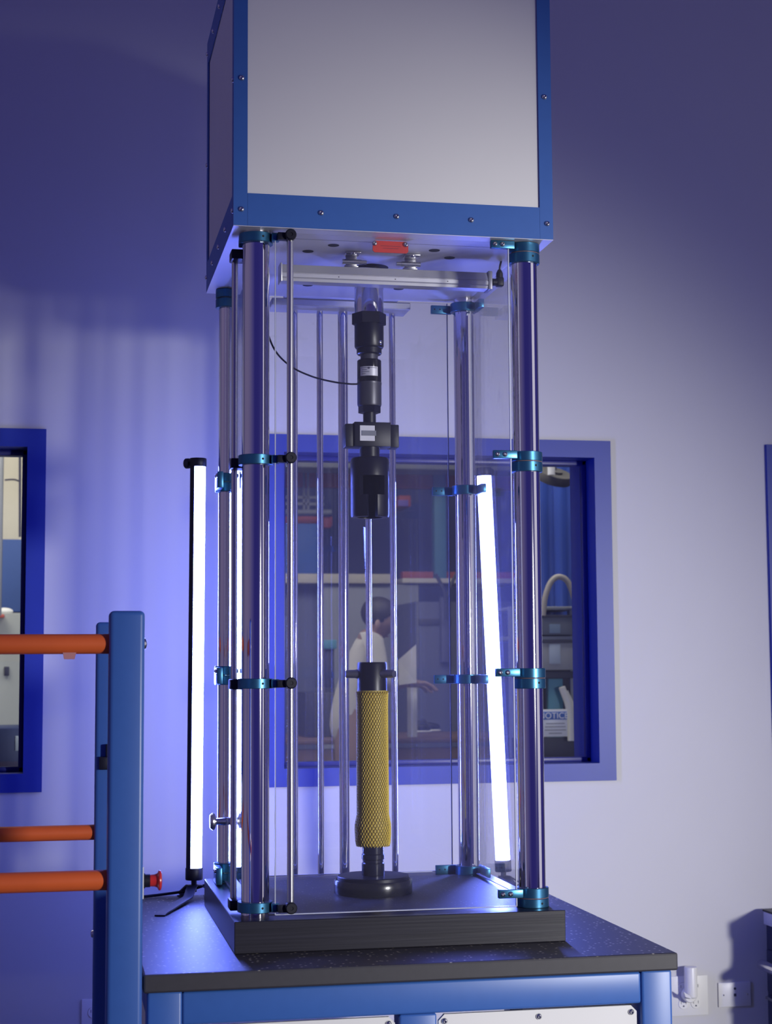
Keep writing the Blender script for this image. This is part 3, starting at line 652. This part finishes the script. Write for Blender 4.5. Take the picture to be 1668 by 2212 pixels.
# hanging strip curtain at far right of window 1
t = thing('strip_curtain', 'blue welding strip curtain hanging behind the right part of the window', 'curtain', (at(1205, 1320, 3.7).x, 3.7, .3))
for k in range(7):
    xa = 1120 + k*20
    bm = nbm(); a = at(xa, 1340, 3.7); b = at(xa+21, 990, 3.7)
    n = 6; pts = [(a.x+(b.x-a.x)*i/n, 3.7+.012*math.sin(math.pi*i/n)*(1 if k % 2 else -1)) for i in range(n+1)]
    prism(bm, pts + [(x, y+.003) for x, y in pts[::-1]], 'z', a.z, b.z); obj('strip', bm, W['curt'], t)
# gear hoist
t = thing('ceiling_hoist', 'dark round hoist with pale cylinder at top of the window', 'hoist', (at(1200, 1050, 3.5).x, 3.5, at(1200, 1050, 3.5).z))
bm = nbm(); p = at(1198, 1030, 3.5); lathe(bm, 0, 0, [(.02, -.02), (.075, -.02), (.08, 0), (.075, .02), (.02, .02), (.02, -.02)], 32, ax=(p, (.15, -.5, 1))); lathe(bm, 0, 0, [(0, -.03), (.03, -.03), (.03, .03), (0, .03)], 24, ax=(p, (.15, -.5, 1))); obj('wheel', bm, P('hoist_dark', (.07, .065, .06), .6, var=.4, scale=30), t)
bm = nbm(); q = at(1191, 1015, 3.42); tube(bm, q+Vector((0, 0, -.022)), q+Vector((0, 0, .022)), .016, 20); obj('cylinder', bm, M['ivory'], t)
bm = nbm(); tube(bm, p, p+Vector((0, 0, .5)), .01, 12); obj('hanger', bm, W['dark'], t)
# shelf with bins, hose
t = bg('storage_shelf', 'grey shelf unit behind the right part of the window', 'shelf', 1110, 1310, 1252, 1318, 3.45, .4, W['grey'])
for x_ in (1112, 1244): pt_(t, 'post', x_, 1310, x_+6, 2200, 3.47, .03, W['grey'])
pt_(t, 'shelf_board', 1110, 1450, 1252, 1466, 3.45, .4, W['dark']); pt_(t, 'shelf_board', 1110, 1374, 1252, 1383, 3.45, .4, W['grey'])
pt_(t, 'upright', 1187, 1466, 1216, 1640, 3.46, .03, W['teal'], 'teal upright'); pt_(t, 'back_board', 1110, 1318, 1252, 1640, 3.86, .02, W['dark'])
pt_(t, 'shelf_board', 1110, 1592, 1252, 1640, 3.45, .4, W['dark'])
for (y0, y1, lab, l0, l1) in ((1331, 1372, 'dark grey bin on the upper shelf behind the window', 1348, 1368), (1386, 1448, 'light grey bin on the lower shelf behind the window', 1391, 1434)):
    b = bg('storage_bin', lab, 'bin', 1172, y0, 1246, y1, 3.42, .3, W['bin'] if y0 > 1340 else P('dark_bin', (.12, .13, .16), .5), 'bins on the workshop shelf')
    pt_(b, 'label_card', 1187, l0, 1211, l1, 3.415, .004, W['pale'] if y0 > 1340 else P('blue_card', (.20, .27, .34), .6))
    pt_(b, 'rim', 1171, y0-3, 1247, y0+3, 3.412, .31, W['dark'])
bm = nbm(); sweep(bm, [at(1173, 1330, 3.40), at(1178, 1290, 3.40), at(1190, 1258, 3.40), at(1207, 1246, 3.40), at(1226, 1256, 3.40), at(1240, 1290, 3.40), at(1246, 1325, 3.40)], .0125, 14)
tag(obj('hose', bm, P('beige_hose', (.36, .32, .27), .5, var=.1)), 'beige flexible hose arching over the shelf bins', 'hose')
for k in range(3):
    bm = nbm(); yk = 3.42 + k*.032; a = at(1214+k*7, 1484+k*10, yk); b = at(1234+k*9, 1600, yk); sweep(bm, [a, (a+b)/2+Vector((.012, 0, .02)), b], .0145, 12)
    tag(obj('rolled_cloth', bm, W['cloth']), ['leftmost', 'middle', 'rightmost'][k] + ' white roll leaning beside the notice sign', 'roll', 'white rolls beside the notice sign')
ns = thing('notice_sign', 'blue and white notice sign propped inside the window', 'sign', (at(1200, 1592, 3.38).x, 3.38, at(1200, 1592, 3.38).z))
pt_(ns, 'board', 1165, 1532, 1226, 1592, 3.384, .006, M['ivory']); pt_(ns, 'header', 1167, 1537, 1225, 1555, 3.381, .003, W['notice'])
p = at(1196, 1546.5, 3.380); text_mesh('header_text', 'NOTICE', .036, p, M['ivory'], ns)
for k in range(4):
    ya = 1563 + k*7; h = (20, 22, 23, 14)[k]; pt_(ns, 'text_line', 1200-h, ya-1.2, 1200+h, ya+1.2, 3.382, .002, P('sign_ink', (.22, .22, .24), .6), bev=0)

# pallet rack, pipes, panels
rk = thing('pallet_rack', 'pallet rack with red beams seen through the upper window', 'rack', (at(780, 1640, 6.9).x, 6.9, FL))
pt_(rk, 'beam', 470, 1028, 1120, 1048, 6.9, .08, W['red'], 'red beam'); pt_(rk, 'beam', 560, 1116, 718, 1134, 6.9, .08, W['red'], 'red beam')
pt_(rk, 'beam', 870, 1236, 1120, 1249, 6.9, .08, W['red'], 'red beam'); pt_(rk, 'post', 940, 930, 962, 1250, 6.85, .08, W['teal'], 'teal post')
bm = nbm()
for x0 in (655, 664): rect(bm, x0, 1004, x0+4, 1110, 6.88, .02, 0)
for y0 in (1072, 1086): rect(bm, 575, y0, 700, y0+4, 6.88, .02, 0)
obj('mesh_guard', bm, W['grey'], rk)
bm = nbm(); a = at(560, 1106, 6.7); b = at(716, 1106, 6.7); tube(bm, a, b, .016, 16)
for q in (.2, .8):
    c_ = a.lerp(b, q); tube(bm, c_, (c_.x, c_.y, 2.75), .005, 8)
tag(obj('horizontal_pipe', bm, W['grey']), 'grey horizontal pipe across the left part of the window', 'pipe')
t = bg('roof_duct', 'grey duct under the workshop ceiling', 'duct', 470, 988, 1130, 1006, 6.4, .3, W['grey'])
b = bg('carton', 'red carton on the rack right of the gripper', 'box', 862, 1070, 888, 1094, 6.8, .3, W['red']); pt_(b, 'purple_label', 860, 1080, 882, 1093, 6.79, .008, P('purple_card', (.22, .13, .50), .5))
bg('red_crate', 'dark red crate low on the rack left of the gripper', 'crate', 700, 1116, 716, 1140, 6.75, .12, P('dark_red', (.30, .05, .05), .6))
bg('blue_tarpaulin', 'bright blue sheet hanging left of centre behind the window', 'tarpaulin', 470, 1131, 686, 1242, 6.5, .04, W['bluep'])
t = bg('machine_enclosure', 'large grey machine enclosure with beige top rail behind the window', 'machine', 690, 1262, 905, 1640, 6.2, .9, W['grey'], ground=True)
pt_(t, 'top_rail', 560, 1240, 846, 1259, 6.15, .5, W['beige'], 'beige top rail'); pt_(t, 'wing', 470, 1262, 690, 1640, 6.3, .4, P('blue_grey', (.13, .14, .22), .6, var=.1, scale=3))
pt_(t, 'top_rail', 870, 1250, 1120, 1259, 6.17, .4, W['beige']); 
t = bg('control_cabinet', 'dark control cabinet with cable bundle right of the person', 'cabinet', 900, 1300, 1120, 1640, 5.6, .5, P('cab_dark', (.065, .07, .13), .6, var=.1, scale=3), ground=True)
pt_(t, 'door', 905, 1336, 975, 1350, 5.59, .01, W['dark']); pt_(t, 'cable_duct', 955, 1290, 970, 1430, 5.55, .05, P('duct_dark', (.09, .09, .16), .6))
bm = nbm(); sweep(bm, [at(941, 1240, 5.5), at(955, 1266, 5.5), at(963, 1290, 5.5), at(963, 1340, 5.5)], .010, 8); sweep(bm, [at(988, 1236, 5.5), at(975, 1262, 5.5), at(966, 1290, 5.5)], .010, 8); obj('cable_bundle', bm, W['dark'], t)
bg('pale_notice_board', 'pale blue-grey board at the left end of the window', 'board', 582, 1330, 618, 1408, 6.24, .05, W['pale'])
t = bg('teal_vise', 'small teal device on the bench left of the person', 'device', 698, 1382, 728, 1402, 5.0, .08, W['teal']); pt_(t, 'stand', 703, 1402, 722, 1494, 5.02, .05, W['dark'])
t = bg('work_table', 'brown workshop bench along the bottom of the window', 'bench', 470, 1592, 1130, 1612, 4.6, .8, W['brown']); pt_(t, 'front_panel', 480, 1612, 1120, 1760, 4.62, .05, W['brown'])
for x_ in (480, 1100):
    bm = nbm(); a = at(x_, 1612, 4.62); box(bm, a.x, a.x+.06, 4.62, 4.68, FL, a.z, .003); obj('leg', bm, W['dark'], t)
bg('dark_equipment', 'dark block of equipment at the lower left of the window', 'equipment', 660, 1495, 790, 1592, 4.9, .35, W['dark'])

# left window: cabinet, board, wall
bg('wall_board', 'navy board on the wall seen through the left window', 'board', -120, 1165, 47, 1322, 4.6, .05, P('navy_board', (.03, .07, .22), .6, var=.15, scale=4))
t = bg('steel_locker', 'grey-green steel locker seen through the left window', 'locker', -160, 1324, 55, 1572, 4.2, .4, P('locker_grey', (.34, .35, .31), .6, var=.04, scale=3), ground=True)
pt_(t, 'lock', 9, 1440, 20, 1460, 4.19, .01, W['dark']); pt_(t, 'red_tray', -60, 1327, 9, 1334, 4.15, .1, W['red'])
bg('partition', 'beige partition wall section seen through the left window', 'partition', -260, 940, 60, 1170, 5.2, .1, W['beige'])
bg('pale_post', 'pale grey vertical post seen through the left window', 'post', -8, 960, 8, 1330, 4.0, .06, W['grey'])
bm = nbm(); a = at(43, 985, 4.5); b = at(43, 1160, 4.5); tube(bm, a, b, .006, 8); sweep(bm, [at(10, 1037, 4.5), at(30, 1036, 4.5), at(43, 1040, 4.5)], .004, 6); tag(obj('wall_cable', bm, W['dark']), 'thin dark cable hanging in the left window', 'cable')
bm = nbm(); bmesh.ops.create_icosphere(bm, subdivisions=2, radius=.03, matrix=Matrix.Translation(at(9, 1321, 4.3)) @ Matrix.Diagonal((1.4, 1, .6, 1))); tag(obj('crumpled_rag', bm, W['cloth']), 'white crumpled rag on top of the locker', 'rag')
t = bg('tool_chest', 'dark blue tool chest below the locker in the left window', 'chest', -160, 1572, 60, 1680, 3.6, .4, P('chest_blue', (.025, .04, .12), .5)); pt_(t, 'pale_label', 33, 1590, 43, 1622, 3.59, .008, W['pale'])
# pale bulkhead in the right window
bg('pale_cabinet', 'pale cabinet glimpsed through the right-edge window', 'cabinet', 1640, 980, 1900, 1660, 4.0, .4, W['pale'])

# ------------------------------------------------------------------ person bending over papers
pr = thing('person', 'person with dark hair and pale shirt bending over a white sheet beyond the window', 'person', (at(800, 1640, 4.35).x, 4.45, FL))
PY = 4.35
def skin(name, verts, edges, radii, mat, parent, root=0, sub=2):
    o0 = origins[parent.name]
    me = bpy.data.meshes.new(name); me.from_pydata([tuple(Vector(v)-o0) for v in verts], edges, []); me.materials.append(mat)
    o = bpy.data.objects.new(name, me); C.objects.link(o); o.parent = parent
    sk = o.modifiers.new('skin', 'SKIN'); sk.use_smooth_shade = True
    for i, r in enumerate(radii):
        me.skin_vertices[0].data[i].radius = (r, r) if not isinstance(r, tuple) else r; me.skin_vertices[0].data[i].use_root = (i == root)
    s = o.modifiers.new('sub', 'SUBSURF'); s.levels = s.render_levels = sub
    origins[o.name] = o0
    return o
k = lambda x, y, dy=0: at(x, y, PY+dy)
sc_ = 1/450.0     # metres per photo pixel at the figure
pel, spi, chest, neck, headb, headc, headt = k(764, 1625), k(768, 1520), k(783, 1412), k(806, 1372), k(815, 1362), k(822, 1345), k(826, 1318)
shL, shR = k(790, 1385, .12), k(800, 1392, -.12)
elL, elR = k(812, 1470, .16), k(822, 1476, -.16)
wrL, wrR = k(870, 1478, .06), k(880, 1474, -.08)
V_ = [pel, spi, chest, neck, headb, headc, headt, shL, elL, wrL, shR, elR, wrR, k(768, 1680, .10), k(772, 1860, .10), k(768, 1680, -.10), k(772, 1860, -.10), k(764, 2040, .10), k(764, 2040, -.10)]
for q in (17, 18): V_.append(Vector((V_[q].x+.03, V_[q].y, FL+.05))); V_.append(Vector((V_[q].x+.18, V_[q].y, FL+.035)))
E_ = [(0, 1), (1, 2), (2, 3), (3, 4), (4, 5), (5, 6), (2, 7), (7, 8), (8, 9), (2, 10), (10, 11), (11, 12), (0, 13), (13, 14), (0, 15), (15, 16), (14, 17), (16, 18), (17, 19), (19, 20), (18, 21), (21, 22)]
rr = [.13, .12, .125, .052, .058, .088, .070, .062, .045, .027, .062, .045, .027, .085, .062, .085, .062, .05, .05, .045, .035, .045, .035]
body = skin('body', V_, E_, rr, W['skin'], pr)
VS = [pel, spi, chest, k(801, 1378), shL, elL, k(852, 1478, .09), shR, elR, k(858, 1476, -.11)]
ES = [(0, 1), (1, 2), (2, 3), (2, 4), (4, 5), (5, 6), (2, 7), (7, 8), (8, 9)]
skin('shirt', VS, ES, [.145, .135, .142, .066, .075, .057, .040, .075, .057, .040], W['shirt'], pr)
# hair cap, ear, nose
bm = nbm(); bmesh.ops.create_icosphere(bm, subdivisions=3, radius=1, matrix=Matrix.Translation(k(820, 1326)) @ Matrix.Rotation(R(20), 4, 'Y') @ Matrix.Diagonal((.092, .085, .082, 1)))
for v in bm.verts:
    if v.co.x > k(832, 1340).x and v.co.z < k(832, 1334).z: v.co += (k(820, 1330)-v.co)*.35
obj('hair', bm, W['hair'], pr)
bm = nbm(); bmesh.ops.create_icosphere(bm, subdivisions=2, radius=1, matrix=Matrix.Translation(k(816, 1350, -.080)) @ Matrix.Diagonal((.014, .010, .026, 1))); obj('ear', bm, W['skin'], pr)
bm = nbm(); lathe(bm, 0, 0, [(0, -.02), (.016, -.016), (.013, 0), (.006, .02), (0, .03)], 12, ax=(k(838, 1362), (.8, 0, -.35))); obj('nose', bm, W['skin'], pr)
bm = nbm()
for s in (-1, 1): bmesh.ops.create_icosphere(bm, subdivisions=2, radius=.009, matrix=Matrix.Translation(k(838, 1348, s*.028)))
obj('eyes', bm, W['hair'], pr)
bm = nbm(); sweep(bm, [k(833, 1374, -.022), k(838, 1375, 0), k(833, 1374, .022)], .004, 6); obj('mouth', bm, P('lips', (.30, .10, .09), .5), pr)
for s, wv in ((1, wrL), (-1, wrR)):
    verts = [wv, wv+Vector((.04, 0, -.002))]; edges = [(0, 1)]; rad_ = [.020, (.030, .016)]
    pm = wv+Vector((.075, 0, -.006)); verts.append(pm); edges.append((1, 2)); rad_.append((.032, .013))
    for f in range(4):
        yo = (-.027 + .018*f); b0 = len(verts); ln = (.060, .072, .068, .052)[f]
        verts += [pm+Vector((.012, yo, 0)), pm+Vector((ln*.6, yo, -.012)), pm+Vector((ln, yo, -.036))]
        edges += [(2, b0), (b0, b0+1), (b0+1, b0+2)]; rad_ += [.010, .0088, .0072]
    b0 = len(verts); verts += [wv+Vector((.035, -s*.035, .004)), wv+Vector((.065, -s*.052, -.004)), wv+Vector((.088, -s*.050, -.012))]
    edges += [(1, b0), (b0, b0+1), (b0+1, b0+2)]; rad_ += [.011, .0095, .008]
    skin('hand', verts, edges, rad_, W['skin'], pr)
bm = nbm(); pts = [k(860, 1426, -.12), k(899, 1392, -.10), k(900, 1475, -.16), k(862, 1480, -.18)]
vs = [bm.verts.new(p) for p in pts]; f_ = bm.faces.new(vs); bmesh.ops.solidify(bm, geom=[f_], thickness=.002)
tag(obj('paper_sheet', bm, W['cloth'], smooth=False), 'white sheet of paper held by the person', 'paper')
bm = nbm(); pts = [(at(880, 1480, 4.5).x, 4.5), (at(886, 1480, 4.5).x, 4.485), (at(893, 1480, 4.5).x, 4.50), (at(900, 1480, 4.5).x, 4.49)]
prism(bm, pts + [(x, y+.006) for x, y in pts[::-1]], 'z', at(890, 1592, 4.5).z, at(890, 1470, 4.5).z)
tag(obj('hanging_cloth', bm, W['cloth'], smooth=False), 'white cloth strip hanging below the hands of the person', 'cloth')
for kx, ky, yy_, lab in ((905, 1588, 4.68, 'black and white shoe on the bench nearer the person'), (936, 1580, 4.80, 'black and white shoe on the bench further right')):
    s = thing('shoe', lab, 'shoe', (at(kx, ky, 4.7).x, yy_, at(470, 1592, 4.6).z), 'shoes on the workshop bench')
    o_ = Vector((at(kx, ky, 4.7).x, yy_, at(470, 1592, 4.6).z))
    bm = nbm(); bmesh.ops.create_icosphere(bm, subdivisions=3, radius=1, matrix=Matrix.Translation(o_+Vector((0, 0, .026))) @ Matrix.Diagonal((.060, .024, .024, 1)))
    for v in bm.verts:
        if v.co.x < o_.x-.02 and v.co.z > o_.z+.03: v.co.z += .022
    obj('upper', bm, M['blackp'], s)
    bm = nbm(); bmesh.ops.create_icosphere(bm, subdivisions=3, radius=1, matrix=Matrix.Translation(o_+Vector((0, 0, .009))) @ Matrix.Diagonal((.064, .027, .009, 1))); obj('sole', bm, M['ivory'], s)
